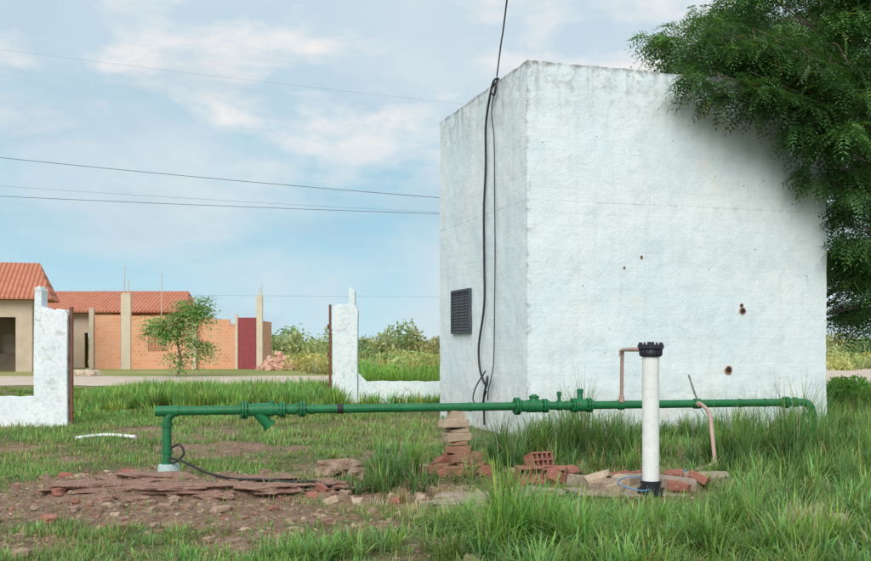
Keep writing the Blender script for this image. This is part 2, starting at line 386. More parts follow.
def tree(name,base,top,clusters,npc,size,color,trunk_r=.2,npair=6):
    e=empty(name,base); ox,oy,oz=base
    mb=MB(); B=Vector(base); T=Vector(top)
    tr=spline([B,B.lerp(T,.35)+Vector((.15,-.1,0)),B.lerp(T,.7)+Vector((-.1,.1,0)),T],5)
    mb.tube(tr,[trunk_r*(1.25-.85*i/(len(tr)-1)) for i in range(len(tr))],12)
    Ls=[]
    for (c,r) in clusters:
        C=Vector(c); f=min(1,max(.3,(C.z-B.z)/(T.z-B.z)*.75)); j=tr[int(f*(len(tr)-1)*.95)]
        mid=j.lerp(C,.5)+Vector((random.uniform(-.2,.2),random.uniform(-.2,.2),.25*r+.1))
        pp=spline([j,mid,C],5); r0=trunk_r*.33*min(1,r+.2)
        mb.tube(pp,[r0*(1-.85*i/(len(pp)-1)) for i in range(len(pp))],7)
        for k in range(6):
            q=Vector(cloud(c,r*.85,1)[0]); s0=pp[random.randint(len(pp)//2,len(pp)-1)]
            mb.tube(spline([s0,s0.lerp(q,.5)+Vector((0,0,.08)),q],3),[r0*.25*(1-.7*i/6) for i in range(7)],5,caps=False)
        ns=max(3,int(7*r)); sub=cloud(c,r,ns,.8); nn=int(npc*r*r/ns)+4
        for sc in sub:
            P=cloud(sc,r*.5,nn,.55); out=np.arctan2(P[:,1]-sc[1],P[:,0]-sc[0])
            br=np.full(nn,1+random.uniform(-.35,.45))
            Ls.append(leaflets(P,size,color,.5,npair,out=out,bright=br))
    mb.v=[(a-ox,b-oy,c-oz) for a,b,c in mb.v]; mb.build('trunk_and_limbs',[bark],e)
    V,F,C=merge(Ls); V=V-np.array(base); mesh_np('foliage',V,F,C,lmat,parent=e)
def cl(u,v,d,r):  # bearing / elevation survey of the crown masses
    return ((u-435.5)/1000*d, d, EYE+(345-v)/1000*d), r
near=[cl(697,86,16.1,.30),cl(718,80,16.2,.4),cl(740,88,16.2,.45),cl(770,95,16.3,.5),cl(797,112,16.3,.5),cl(830,118,16.5,.65),cl(865,125,16.5,.8),
      cl(803,140,16.4,.36),cl(826,163,16.6,.42),cl(842,185,16.8,.45),cl(862,190,17.2,.6),cl(848,225,17.2,.36),cl(858,250,17.4,.42),cl(864,285,17.7,.4),cl(880,230,17.7,.7),cl(720,45,16.8,.45),cl(755,40,16.8,.6),cl(800,50,16.8,.8),
      cl(790,80,16.9,.5),cl(755,65,16.9,.4),cl(845,60,16.8,.9),cl(890,60,17.2,.9),cl(780,5,17.2,.7),cl(830,0,17.4,.9),cl(880,-5,17.6,1),cl(690,60,16.9,.3),cl(905,170,17.6,.9),cl(920,110,18,1.1),
      cl(850,-60,18.8,1.1),cl(930,-20,18.8,1.3),cl(900,280,18,.7),cl(870,265,18.4,.6),cl(960,200,18.8,1.2),cl(1000,100,18.8,1.4),cl(980,0,19.2,1.5),cl(838,215,19,.4),cl(850,270,19,.5)]
bx,by=at(.60,18.8)[:2]
tree('neem_tree',(bx,by,-.1),(bx-1.0,by-.3,5.2),near,640,1.0,(.075,.165,.05),.24)
back=[cl(665,40,23,.45),cl(680,55,23,.6),cl(700,35,23.5,.8),cl(730,50,23.5,1),cl(690,62,22.5,.5),cl(720,15,24,.8),cl(755,25,24,1.1),cl(790,60,24,1.3),cl(840,80,24,1.4),cl(850,150,24,1.4),
      cl(870,210,24,1.4),cl(850,260,23,.9),cl(872,285,23.5,1.0),cl(845,300,24,.7),cl(858,308,22,.5),cl(840,255,22,.5),cl(800,160,24.5,1.5),cl(900,120,25,1.8),cl(910,250,24,1.4),cl(760,110,24.5,1.5),cl(830,20,25,1.5),cl(860,318,24.5,.5),cl(900,0,25,1.6)]
bx,by=at(.36,25.5)[:2]
tree('neem_tree',(bx,by,-.1),(bx-.2,by,6),back,460,1.25,(.10,.20,.065),.28,5)
yt=[cl(160,327,47,.5),cl(172,320,47,.6),cl(183,308,47,.65),cl(197,304,47,.5),cl(187,322,46.6,.5),cl(205,308,47,.4),cl(205,345,47,.45),cl(178,357,47,.4),cl(155,320,47,.4),cl(197,340,47,.35),cl(172,335,47,.3)]
bx,by=at(-.258,47)[:2]
tree('young_tree',(bx,by,0),(bx+.1,by,2.3),yt,270,2.5,(.24,.42,.13),.055,3)

def shrubs(name,items,npb,s,base,var=.25):
    V=[];C=[]
    for (x,y,r,h) in items:
        n=int(npb*r); v=rng.normal(0,1,(n,3)); v/=np.linalg.norm(v,axis=1)[:,None]; v*=(rng.random(n)**.4)[:,None]
        ph_=np.arctan2(v[:,1],v[:,0])
        v[:,:2]*=r*(1+.3*np.sin(3*ph_+x))[:,None]; P=v.copy(); P[:,2]=np.abs(v[:,2])**.8*h*(.85+.3*vn(P[:,0]*1.7+x,P[:,1]*1.7,5)); P[:,0]+=x;P[:,1]+=y
        bb=np.array(base)*(1+rng.normal(0,.18))*np.array([1+rng.normal(0,.15),1,1])
        a=rng.normal(0,1,(n,3)); a/=np.linalg.norm(a,axis=1)[:,None]; b=np.cross(a,rng.normal(0,1,(n,3))); b/=np.linalg.norm(b,axis=1)[:,None]
        sz=(s*rng.uniform(.4,1.3,n))[:,None]; 
        V.append(np.stack([P-a*sz,P+b*sz*.45,P+a*sz,P-b*sz*.45],1)); c=np.clip(bb*(1+rng.normal(0,var,(n,1))),.01,.6)
        C.append(np.repeat(c[:,None],4,1))
    V=np.concatenate(V).reshape(-1,3);C=np.concatenate(C).reshape(-1,3)
    mesh_np(name,V,np.arange(len(V)).reshape(-1,4),C,lmat)
it=[]
for k in range(170):
    d=random.uniform(100,200); b=random.uniform(-.52,.62); it.append((b*d,d,random.uniform(2.5,5.5),random.uniform(1.5,3.0)))
it+=[(-.03*120,120,2.4,4.4),(-.045*125,125,2.2,3.8),(-.145*130,130,3.2,4.0),(-.10*140,140,3,4.0),(-.02*118,118,1.2,3.4)]
shrubs('distant_shrubs',it,240,.30,(.31,.37,.18))
it=[]
for k in range(80):
    d=random.uniform(58,92); b=random.uniform(-.13,.03) if k<50 else random.uniform(.37,.55); it.append((b*d,d,random.uniform(.6,1.8),random.uniform(.5,1.1)))
shrubs('field_shrubs',it,420,.15,(.42,.46,.18))
it=[]
for k in range(18):
    d=random.uniform(28,34); b=random.uniform(-.078,.01); it.append((b*d,d,random.uniform(.4,.8),random.uniform(.5,.95)))
for k in range(10):
    d=random.uniform(24,34); b=random.uniform(.39,.5); it.append((b*d,d,random.uniform(.4,.8),random.uniform(.4,.8)))
shrubs('green_weeds',it,900,.075,(.26,.48,.11))

# ------------------------------------------------------------------ pump house
PHL=(1.446,15.8,0); PHR=math.atan2(.292,.956); W,D,H=5.61,4.64,6.0
wm,nt,out=new_mat('white_render')
tcn=N(nt,'ShaderNodeTexCoord').outputs['Object']
sx=N(nt,'ShaderNodeSeparateXYZ'); nt.links.new(tcn,sx.inputs[0]); X_,Y_,Z_=sx.outputs
cb=N(nt,'ShaderNodeCombineXYZ'); nt.links.new(math_(nt,'ADD',X_,Y_),cb.inputs[0]); nt.links.new(Z_,cb.inputs[1])
bk=N(nt,'ShaderNodeTexBrick'); nt.links.new(cb.outputs[0],bk.inputs['Vector']); bk.inputs['Scale'].default_value=1
bk.inputs['Brick Width'].default_value=.3; bk.inputs['Row Height'].default_value=.2; bk.inputs['Mortar Size'].default_value=.03; bk.inputs['Mortar Smooth'].default_value=1
bk.inputs['Color1'].default_value=(1,1,1,1);bk.inputs['Color2'].default_value=(.9,.9,.9,1);bk.inputs['Mortar'].default_value=(.25,.25,.25,1)
nb=ntex(nt,tcn,.7,5,.6); nm=ntex(nt,tcn,5,8,.72,.4); nf=ntex(nt,tcn,30,6,.75); ng=ntex(nt,tcn,1.9,8,.7,.8)
ms=N(nt,'ShaderNodeMapping'); ms.inputs['Scale'].default_value=(4,4,.4); nt.links.new(tcn,ms.inputs[0]); streak=ntex(nt,ms.outputs[0],1,7,.68,.3)
ms2=N(nt,'ShaderNodeMapping'); ms2.inputs['Scale'].default_value=(1.2,1.2,9); nt.links.new(tcn,ms2.inputs[0]); hstreak=ntex(nt,ms2.outputs[0],1,6,.7)
base=mixc(nt,ramp(nt,nb,.35,.65),(.72,.83,.89),(.82,.90,.93))
base=mixc(nt,math_(nt,'MULTIPLY',ramp(nt,ng,.50,.66),.55),base,(.62,.74,.81))
base=mixc(nt,math_(nt,'MULTIPLY',ramp(nt,nm,.55,.70),.38),base,(.57,.66,.70))
base=mixc(nt,math_(nt,'MULTIPLY',ramp(nt,streak,.54,.72),.34),base,(.55,.61,.62))
base=mixc(nt,math_(nt,'MULTIPLY',ramp(nt,hstreak,.56,.70),.26),base,(.56,.63,.66))
base=mixc(nt,math_(nt,'MULTIPLY',math_(nt,'SUBTRACT',1,bk.outputs[0],clamp=True),.06),base,(.45,.5,.52))
jl=math_(nt,'ADD',Z_,math_(nt,'MULTIPLY',nm,.06)); jd=math_(nt,'ABSOLUTE',math_(nt,'SUBTRACT',jl,3.83))
jf=math_(nt,'MULTIPLY',math_(nt,'LESS_THAN',jd,.010),ramp(nt,ng,.44,.6))
base=mixc(nt,math_(nt,'MULTIPLY',jf,.5),base,(.32,.34,.34))
tg=math_(nt,'MULTIPLY',math_(nt,'SUBTRACT',Z_,5.0),1.0,clamp=True)
gr1=math_(nt,'MULTIPLY',tg,ramp(nt,nm,.48,.60)); base=mixc(nt,math_(nt,'MULTIPLY',gr1,.6),base,(.36,.39,.39))
gr3=math_(nt,'MULTIPLY',tg,ramp(nt,streak,.50,.62)); base=mixc(nt,math_(nt,'MULTIPLY',gr3,.5),base,(.40,.43,.43))
te=math_(nt,'MULTIPLY',math_(nt,'SUBTRACT',Z_,5.92),16,clamp=True); base=mixc(nt,math_(nt,'MULTIPLY',math_(nt,'MULTIPLY',te,ramp(nt,nm,.36,.56)),.8),base,(.22,.23,.22))
lg=math_(nt,'SUBTRACT',1,math_(nt,'MULTIPLY',Z_,.95),clamp=True)
gr2=math_(nt,'MULTIPLY',lg,ramp(nt,nm,.38,.6)); base=mixc(nt,math_(nt,'MULTIPLY',gr2,.8),base,(.44,.42,.36))
cw=math_(nt,'SUBTRACT',1,math_(nt,'MULTIPLY',math_(nt,'ADD',X_,Y_),12),clamp=True)
base=mixc(nt,math_(nt,'MULTIPLY',math_(nt,'MULTIPLY',cw,ramp(nt,nm,.50,.58)),.75),base,(.33,.31,.28))
base=mixc(nt,math_(nt,'MULTIPLY',ramp(nt,ntex(nt,tcn,3.1,8,.75,.6),.655,.68),.7),base,(.50,.50,.48))
base=mixc(nt,math_(nt,'MULTIPLY',ramp(nt,ntex(nt,tcn,1.3,8,.7,.6),.60,.68),.45),base,(.86,.80,.74))
vo=N(nt,'ShaderNodeTexVoronoi'); vo.inputs['Scale'].default_value=3.4; nt.links.new(tcn,vo.inputs['Vector'])
base=mixc(nt,math_(nt,'MULTIPLY',math_(nt,'LESS_THAN',math_(nt,'ADD',vo.outputs[0],math_(nt,'MULTIPLY',nf,.10)),.105),.65),base,(.30,.30,.29))
base=mixc(nt,math_(nt,'MULTIPLY',ramp(nt,nf,.58,.74),.20),base,(.42,.48,.51))
hgtm=math_(nt,'ADD',math_(nt,'MULTIPLY',bk.outputs[0],.05),math_(nt,'ADD',math_(nt,'MULTIPLY',nm,1.0),math_(nt,'MULTIPLY',nf,.35)))
p=N(nt,'ShaderNodeBsdfPrincipled'); nt.links.new(base,p.inputs['Base Color']); p.inputs['Roughness'].default_value=.85
nt.links.new(bump(nt,hgtm,.7,.03),p.inputs['Normal']); nt.links.new(p.outputs[0],out.inputs[0])

ph=empty('pump_house',PHL); ph.rotation_euler[2]=PHR
bm=bmesh.new(); bmesh.ops.create_cube(bm,size=1)
for v in bm.verts: v.co=Vector(((v.co.x+.5)*W,(v.co.y+.5)*D,-.3+(v.co.z+.5)*(H+.3)))
bmesh.ops.subdivide_edges(bm,edges=bm.edges[:],cuts=79,use_grid_fill=True)
for v in bm.verts:
    c=v.co.copy(); n_=mn.noise_vector(c*1.1)*.016+mn.noise_vector(c*4.5)*.009+mn.noise_vector(c*12)*.004
    v.co+=n_
    if c.z>5.95: v.co.z+= mn.noise(c*2.3)*.022+mn.noise(c*8)*.022-(.06 if .3<c.x<W-.3 and .3<c.y<D-.3 else 0)
me=bpy.data.meshes.new('walls'); bm.to_mesh(me); bm.free(); me.materials.append(wm)
o=bpy.data.objects.new('walls',me); link(o,ph)
me.polygons.foreach_set('use_smooth',[True]*len(me.polygons))
try: me.set_sharp_from_angle(angle=math.radians(40))
except Exception: pass
dark=simple('recess_shade',(.015,.014,.013),(.03,.028,.025),20,.9)
adobe=simple('raw_brick',(.42,.20,.12),(.33,.15,.09),20,.95,.6,.01,dirt=(.2,.12,.08))
grey=simple('vent_metal',(.045,.055,.07),(.075,.085,.10),12,.6,.3,.004)
grey2=simple('vent_slats',(.045,.052,.065),(.07,.08,.09),12,.6,.3,.004)
mb=MB()
for t,z,r in [(3.92,2.08,.055),(3.65,1.08,.065),(2.01,2.94,.022),(1.7,2.76,.018),(3.90,2.17,.03)]:
    for k,(rr,mi,pr) in enumerate([(r*1.25,1,.016),(r*.8,0,.024)]):
        n=12; mb.add([(t,-pr,z)]+[(t+rr*math.cos(a)*random.uniform(.7,1.1),-pr,z+rr*math.sin(a)*random.uniform(.7,1.1)) for a in [2*math.pi*i/n for i in range(n)]],[(0,1+(i+1)%n,1+i) for i in range(n)],mi)
mb.build('broken_holes',[dark,adobe],ph)  # flat discs on the wall; the holes' inner shade is their dark colour
mb=MB(); s0,s1,z0,z1=2.68,3.74,1.74,2.52; sc=(s0+s1)/2; zc=(z0+z1)/2
mb.box((-.022,sc,zc),(.01,s1-s0,z1-z0),mi=2)
for y in (s0,s1): mb.box((-.03,y,zc),(.05,.05,z1-z0+.05),mi=1)
for z in (z0,z1): mb.box((-.031,sc,z),(.054,s1-s0-.05,.05),mi=1)
for k in range(1,3): mb.box((-.035,s0+(s1-s0)*k/3,zc),(.014,.02,z1-z0-.05),mi=1)
for k in range(1,14): mb.box((-.033,sc,z0+(z1-z0)*k/14),(.010,s1-s0-.05,.022),mi=2,tilt=(0,.3))
mb.build('louvre_vent',[dark,grey,grey2],ph)
cabm=simple('cable_black',(.015,.015,.017),(.03,.03,.03),20,.55)
mb=MB()
A=lambda s,z,o=.05:(-o,s,z)
mb.tube(spline([(.02,1.33,6.06),(-.06,1.36,6.0),A(1.5,5.7,.09),A(1.72,5.3,.07),A(1.78,4.6),A(1.84,3.9,.06),A(1.86,3.0),A(1.86,2.2,.05),A(2.05,1.5,.08),A(1.95,1.1,.1),A(1.65,.88,.14),A(1.48,.8,.14),A(1.5,.95,.12),A(1.62,.8,.1),A(1.8,.55,.08),A(1.82,.1,.06)],8),.020,8)
mb.tube(spline([(.02,1.30,6.05),(-.05,1.30,5.9),A(1.40,5.5,.08),A(1.36,5.0),A(1.33,4),A(1.34,3,.04),A(1.34,2),A(1.36,1.2,.06),A(1.42,.85,.1),A(1.5,.75,.1),A(1.6,.55,.08)],8),.010,8)
mb.tube(spline([(.02,1.36,6.05),(-.09,1.38,5.85),A(1.30,5.75,.07),A(1.25,5.9,.05),A(1.35,6.0,.06)],8),.013,8)
mb.tube(spline([A(1.7,1.05,.08),A(2.1,.75,.12),A(2.3,.5,.1),A(1.9,.45,.1),A(1.6,.7,.1)],8),.012,8)
mb.build('wall_cables',[cabm],ph)

# ------------------------------------------------------------------ overhead wires
mb=MB(); mb.tube(spline([(1.05,17.12,6.1),(1.02,15.5,6.2),(1.0,14,6.33),(.8,4,7.2),(.6,-8,8.6)],6),.012,6); mb.build('service_cable',[cabm])
def wire(u0,v0,u1,v1,d,sag,r=.012):
    P=[]
    for k in range(25):
        t=k/24; u=u0+(u1-u0)*t; v=v0+(v1-v0)*t
        P.append(((u-435.5)/1000*d,d,EYE+(345-v)/1000*d-sag*4*t*(1-t)))
    m=MB(); m.tube(P,r,5); return m
wm2=simple('wire_grey',(.10,.11,.12),(.14,.15,.16),5,.6)
for a in [(-330,120,760,220,35,.30,.010),(-330,178,760,222,35.6,.2,.009),(-330,160,760,226,36.2,.25,.004),(-330,287,760,297,60,.2,.005),(-330,4,760,134,36.5,.25,.0025)]:
    wire(*a).build('overhead_wire',[wm2])
conc=simple('concrete',(.42,.40,.37),(.33,.32,.30),5,.9,.5,.01,dirt=(.25,.23,.2))
for x in (-26.8,11.4):
    mb=MB(); mb.tube([(x,35.9,-.2),(x,35.9,14 if x<0 else 9.6)],[.16,.10],12); mb.box((x,35.9,9.0 if x<0 else 5.8),(.1,1.6,.1))
    mb.box((x,35.9,13.3 if x<0 else 9.1),(.1,1.4,.1))
    for dy in (-.65,0.02,.65): mb.tube([(x,35.9+dy,9.05 if x<0 else 5.85),(x,35.9+dy,9.2 if x<0 else 6.0)],[.05,.03],8)
    mb.build('utility_pole',[conc])

# ------------------------------------------------------------------ boundary walls & gate posts
paint=simple('wall_paint',(.70,.79,.84),(.80,.86,.89),2.2,.85,.6,.012,dirt=(.58,.63,.65),c2=(.50,.52,.50))
rust=simple('rusty_steel',(.16,.06,.04),(.22,.10,.06),14,.75,.5,.005,dirt=(.08,.04,.03))
def pier(name,x0,x1,y,th,prof):
    mb=MB(); n=len(prof); 
    f=[(x,y-th/2,z) for x,z in prof]; bk_=[(x,y+th/2,z) for x,z in prof]
    mb.add(f+bk_,[tuple(range(n)),tuple(reversed(range(n,2*n)))]+[((i+1)%n,i,n+i,n+(i+1)%n) for i in range(n)])
    return mb.build(name,[paint],bevel=.012)
def ragged(name,x0,x1,y,th,ztop,extra):
    mb=MB(); n=40; xs_=[x0+(x1-x0)*i/n for i in range(n+1)]
    vs=[]
    for i,x in enumerate(xs_):
        zt=ztop(x)+random.uniform(-.014,.014)
        vs+=[(x,y-th/2,-.2),(x,y-th/2,zt),(x,y+th/2,zt),(x,y+th/2,-.2)]
    fs=[]
    for i in range(n):
        a=4*i; fs+=[(a,a+4,a+5,a+1),(a+1,a+5,a+6,a+2),(a+2,a+6,a+7,a+3)]
    fs+=[(0,1,2,3),(4*n+3,4*n+2,4*n+1,4*n)]
    mb.add(vs,fs)
    return mb.build(name,[paint],bevel=.008)
ragged('boundary_wall',-14,-7.34,18.4,.16,lambda x:.55,[])
pier('wall_pier',0,0,18.4,.3,[(-7.33,-.2),(-6.72,-.2),(-6.73,1.0),(-6.72,2.05),(-6.76,2.13),(-6.9,2.16),(-7.0,2.12),(-7.1,2.17),(-7.19,2.2),(-7.19,2.5),(-7.23,2.58),(-7.32,2.55),(-7.34,1.2)])
ragged('boundary_wall',-1.95,6.5,25.3,.16,lambda x:.58 if x>-1.75 else .80,[])
pier('wall_pier',0,0,25.3,.3,[(-2.59,-.2),(-1.96,-.2),(-1.97,1.2),(-1.95,2.36),(-2.0,2.48),(-2.02,2.52),(-2.03,2.85),(-2.1,2.95),(-2.19,2.9),(-2.18,2.55),(-2.3,2.5),(-2.42,2.53),(-2.55,2.47),(-2.6,2.35)])
for x,y,z in ((-6.68,18.35,2.2),(-2.66,25.25,2.52)):
    mb=MB(); mb.box((x,y,z/2-.1),(.06,.06,z+.2)); 
    for zz in (.4,1.2,1.9): mb.tube([(x-.05,y-.02,zz),(x-.05,y-.02,zz+.12)],.022,8)
    mb.box((x-.03,y,1.0),(.05,.02,.05)); mb.build('gate_post',[rust],bevel=.004)

# ------------------------------------------------------------------ houses
def brickmat(name,c1,c2,mo,bw=.22,rh=.2):
    m,nt,out=new_mat(name); tc=N(nt,'ShaderNodeTexCoord').outputs['Object']
    s=N(nt,'ShaderNodeSeparateXYZ'); nt.links.new(tc,s.inputs[0]); cb=N(nt,'ShaderNodeCombineXYZ')
    nt.links.new(math_(nt,'ADD',s.outputs[0],s.outputs[1]),cb.inputs[0]); nt.links.new(s.outputs[2],cb.inputs[1])
    b=N(nt,'ShaderNodeTexBrick'); nt.links.new(cb.outputs[0],b.inputs['Vector']); b.inputs['Scale'].default_value=1
    b.inputs['Brick Width'].default_value=bw; b.inputs['Row Height'].default_value=rh; b.inputs['Mortar Size'].default_value=.014
    b.inputs['Color1'].default_value=(*c1,1); b.inputs['Color2'].default_value=(*c2,1); b.inputs['Mortar'].default_value=(*mo,1)
    col=mixc(nt,math_(nt,'MULTIPLY',ramp(nt,ntex(nt,tc,.8,5),.4,.7),.35),b.outputs[0],(.72,.50,.36))
    p=N(nt,'ShaderNodeBsdfPrincipled'); nt.links.new(col,p.inputs['Base Color']); p.inputs['Roughness'].default_value=.9
    nt.links.new(bump(nt,b.outputs['Fac'],.5,-.01),p.inputs['Normal']); nt.links.new(p.outputs[0],out.inputs[0]); return m
brick=brickmat('clay_block',(.72,.34,.19),(.64,.28,.15),(.66,.46,.34),.3,.2)
plaster=simple('tan_plaster',(.60,.50,.39),(.51,.42,.32),1,.9,.3,.01)
colm=simple('concrete_post',(.66,.58,.45),(.58,.51,.40),2,.9,.3,.01)
tm,nt,out=new_mat('clay_tiles'); tc=N(nt,'ShaderNodeTexCoord').outputs['Object']
wv=N(nt,'ShaderNodeTexWave',bands_direction='X'); wv.inputs['Scale'].default_value=1.25; nt.links.new(tc,wv.inputs['Vector'])
wy=N(nt,'ShaderNodeTexWave',bands_direction='Y',wave_profile='SAW'); wy.inputs['Scale'].default_value=.75; nt.links.new(tc,wy.inputs['Vector'])
col=mixc(nt,ramp(nt,ntex(nt,tc,2,5),.35,.65),(.60,.23,.13),(.50,.17,.10)); col=mixc(nt,ramp(nt,wv.outputs[0],.0,.45),(.28,.10,.06),col)
p=N(nt,'ShaderNodeBsdfPrincipled'); nt.links.new(col,p.inputs['Base Color']); p.inputs['Roughness'].default_value=.8
nt.links.new(bump(nt,math_(nt,'ADD',wv.outputs[0],math_(nt,'MULTIPLY',wy.outputs[0],.5)),.8,.06),p.inputs['Normal']); nt.links.new(p.outputs[0],out.inputs[0])
def slopes(mb,x0,x1,y0,y1,ze,zr,hip0,hip1,th=.12,mi=0):
    e=[(x0,y0,ze),(x1,y0,ze),(x1,y1,ze),(x0,y1,ze)]; r=[(x0+hip0,y1-.05,zr),(x1-hip1,y1-.05,zr)]
    lo=[(a,b,c-th) for a,b,c in e]
    mb.add(e+r+lo,[(0,1,5,4),(2,3,4,5),(1,2,5),(3,0,4),(6,7,1,0),(7,8,2,1),(8,9,3,2),(9,6,0,3),(9,8,7,6)],mi)
def wall_open(mb,x0,x1,y,th,z0,z1,ops,mi=0):
    ops=sorted(ops); x=x0
    for xa,xb,za,zb in ops:
        if xa>x: mb.box(((x+xa)/2,y,(z0+z1)/2),(xa-x,th,z1-z0),mi=mi)
        if za>z0: mb.box(((xa+xb)/2,y,(z0+za)/2),(xb-xa,th,za-z0),mi=mi)
        if zb<z1: mb.box(((xa+xb)/2,y,(zb+z1)/2),(xb-xa,th,z1-zb),mi=mi)
        x=xb
    if x<x1: mb.box(((x+x1)/2,y,(z0+z1)/2),(x1-x,th,z1-z0),mi=mi)
h=empty('tiled_house',(-26.3,55,0)); h.rotation_euler[2]=math.radians(15)
mb=MB(); wall_open(mb,-7,3.85,0,.2,0,4.0,[(-6,-1.5,0,3.05),(-.9,3.0,0,3.05)],0)
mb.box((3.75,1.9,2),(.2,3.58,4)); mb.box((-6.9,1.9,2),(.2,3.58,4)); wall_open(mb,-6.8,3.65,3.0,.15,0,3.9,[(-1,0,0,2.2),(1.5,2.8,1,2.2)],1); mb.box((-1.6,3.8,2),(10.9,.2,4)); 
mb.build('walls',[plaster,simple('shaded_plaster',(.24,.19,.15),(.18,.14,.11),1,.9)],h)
mb=MB(); slopes(mb,-8,4.9,-.7,4.0,4.15,6.4,1.0,1.1); mb.build('roof',[tm],h)
h=empty('clay_block_house',(-18,62,0))
mb=MB(); wall_open(mb,-6.0,-3.4,4.2,.2,0,3.6,[(-5.2,-4.3,0,2.3)],0); mb.box((-6.1,5.6,1.8),(.2,3,3.6)); mb.box((.9,5.8,1.8),(.2,2.98,3.6),mi=1); mb.box((-2.6,7.4,1.8),(6.8,.2,3.6),mi=1)
wall_open(mb,-3.4,.8,4.2,.2,0,3.6,[(-2.3,-1.2,1.0,2.2)],1)
mb.build('walls',[plaster,brick],h)
mb=MB(); slopes(mb,-8.6,1.7,3.4,7.7,3.75,5.25,.15,.9); mb.build('roof',[tm],h)
mb=MB()
wall_open(mb,-3.1,-1.5,0,.16,0,3.35,[],0); wall_open(mb,-.85,3.0,0,.16,0,3.3,[(.2,1.3,1.1,2.2)],0)
mb.box((-3.2,2,1.65),(.16,3.9,3.3)); mb.box((3.08,2,1.6),(.16,4,3.2))
wall_open(mb,3.16,5.6,.3,.16,0,2.6,[],0); mb.box((4.2,.3,2.85),(2.0,.16,.5)); mb.box((3.7,.3,3.2),(.9,.16,.2))
mb.box((7.1,2.2,1.5),(.16,3.6,3.0)); wall_open(mb,3.16,7.0,3.9,.16,0,2.9,[(4,5,0,2.2)],0)
mb.build('unfinished_walls',[brick],h)
mb=MB(); mb.box((-1.17,-.02,2.25),(.6,.24,4.9)); mb.box((-3.3,-.02,1.9),(.28,.24,3.8)); mb.box((7.1,.0,2.2),(.36,.26,4.7)); mb.box((3.08,-.1,1.9),(.2,.16,3.8)); mb.box((5.65,.1,1.7),(.16,.16,3.4))
for x,zt in ((-1.3,6.4),(-1.05,5.6),(1.0,5.9),(7.05,5.0),(7.2,5.2),(3.0,4.4)): mb.tube([(x,0,3.2 if x==1.0 else 3.5),(x+.03,0,zt)],.03,5)
mb.build('concrete_posts',[colm],h)
mb=MB(); mb.box((6.32,.0,1.6),(1.15,.05,3.2));
for k in range(8): mb.box((5.82+k*.145,-.04,1.6),(.04,.03,3.2))
mb.build('red_gate',[simple('red_paint',(.34,.06,.07),(.27,.05,.06),3,.6)],h)
mb=MB()
for k in range(110):
    a=random.random()*6.28; rr=random.random()**.5; hh=1.25*(1-rr)
    mb.box((-9.4+math.cos(a)*rr*1.15,60+math.sin(a)*rr*1.0,random.uniform(.08,max(.1,hh))),(.42,.25,.25),random.random()*3,tilt=(random.random()*.6,random.random()*.6),jit=.02)
mb.build('brick_pile',[simple('broken_brick',(.62,.36,.27),(.52,.28,.21),3,.9,.3,.01,dirt=(.66,.55,.47))])
mb=MB()
for k in range(12):
    mb.rock((-16.9+random.uniform(-.5,.5),48+random.uniform(-.4,.4),.12),(.3,.25,.18))
mb.build('sand_heap',[plaster])

# ------------------------------------------------------------------ green pipework
gp,nt,out=new_mat('green_paint'); tc=N(nt,'ShaderNodeTexCoord').outputs['Object']
n1=ntex(nt,tc,5,6,.65); n2=ntex(nt,tc,45,4,.7); n3=ntex(nt,tc,14,8,.75)
col=mixc(nt,ramp(nt,n1,.35,.65),(.006,.125,.04),(.010,.18,.065)); col=mixc(nt,math_(nt,'MULTIPLY',ramp(nt,n3,.54,.68),.7),col,(.03,.095,.05)); col=mixc(nt,ramp(nt,n3,.63,.67),col,(.15,.07,.035))
p=N(nt,'ShaderNodeBsdfPrincipled'); nt.links.new(col,p.inputs['Base Color']); p.inputs['Roughness'].default_value=.45
nt.links.new(bump(nt,math_(nt,'ADD',n2,n1),.45,.008),p.inputs['Normal']); nt.links.new(p.outputs[0],out.inputs[0])
PA=Vector((-2.98,11.1,.765)); PB=Vector((4.84,12.86,.765)); ax=(PB-PA).normalized()
def ps(u,off=0):
    b=(u-435.5)/1000; s=(11.1*b+2.98)/(7.82-1.76*b); return PA.lerp(PB,s)
mb=MB(); R=.05
path=fillet([(PA.x,PA.y,.12),PA,PB,(PB.x,PB.y,-.15)],.15,8)
mb.tube(path,R,20)
def coll(u,r,w,mi=0,seg=18,base=None):
    c=ps(u); mb.tube([c-ax*w/2,c+ax*w/2],r,seg,mi)
def flange(u,r=.1):
    c=ps(u)
    for sgn in (-1,1):
        q=c+ax*.016*sgn; mb.tube([q-ax*.011,q+ax*.011],r,20)
    side=ax.cross(Vector((0,0,1)))
    for k in range(8):
        a=2*math.pi*k/8+.2; d=side*math.cos(a)*r*.8+Vector((0,0,1))*math.sin(a)*r*.8
        mb.tube([c+d-ax*.042,c+d+ax*.042],.011,6)
mb.tube([PA-Vector((0,0,.13)),PA-Vector((0,0,.17))],.062,16); coll(176,.064,.05); coll(157.5,.055,.05)
mb.tube([PA-ax*.10,PA+ax*.12],.058,16)
mb.tube([(PA.x,PA.y,.30),(PA.x,PA.y,.34)],.060,16); mb.tube([(PA.x,PA.y,.13),(PA.x,PA.y,.20)],.066,16)
coll(206,.056,.03)
flange(244,.105); coll(252,.068,.1); coll(264,.078,.2)
c=ps(256); mb.tube([c,c+Vector((.10,.03,-.13)),c+Vector((.135,.04,-.17))],[.066,.064,.06],14); mb.tube([c+Vector((.13,.04,-.16)),c+Vector((.155,.045,-.19))],.078,8)
c=ps(272); mb.tube([c,c+Vector((0,0,.1))],[.035,.03],10)
coll(276,.066,.10); flange(282,.09); coll(292,.06,.1); flange(302,.092); coll(312,.058,.05)
coll(339,.056,.05,1); coll(342,.06,.015,1)
coll(400,.055,.02); coll(470,.055,.04)
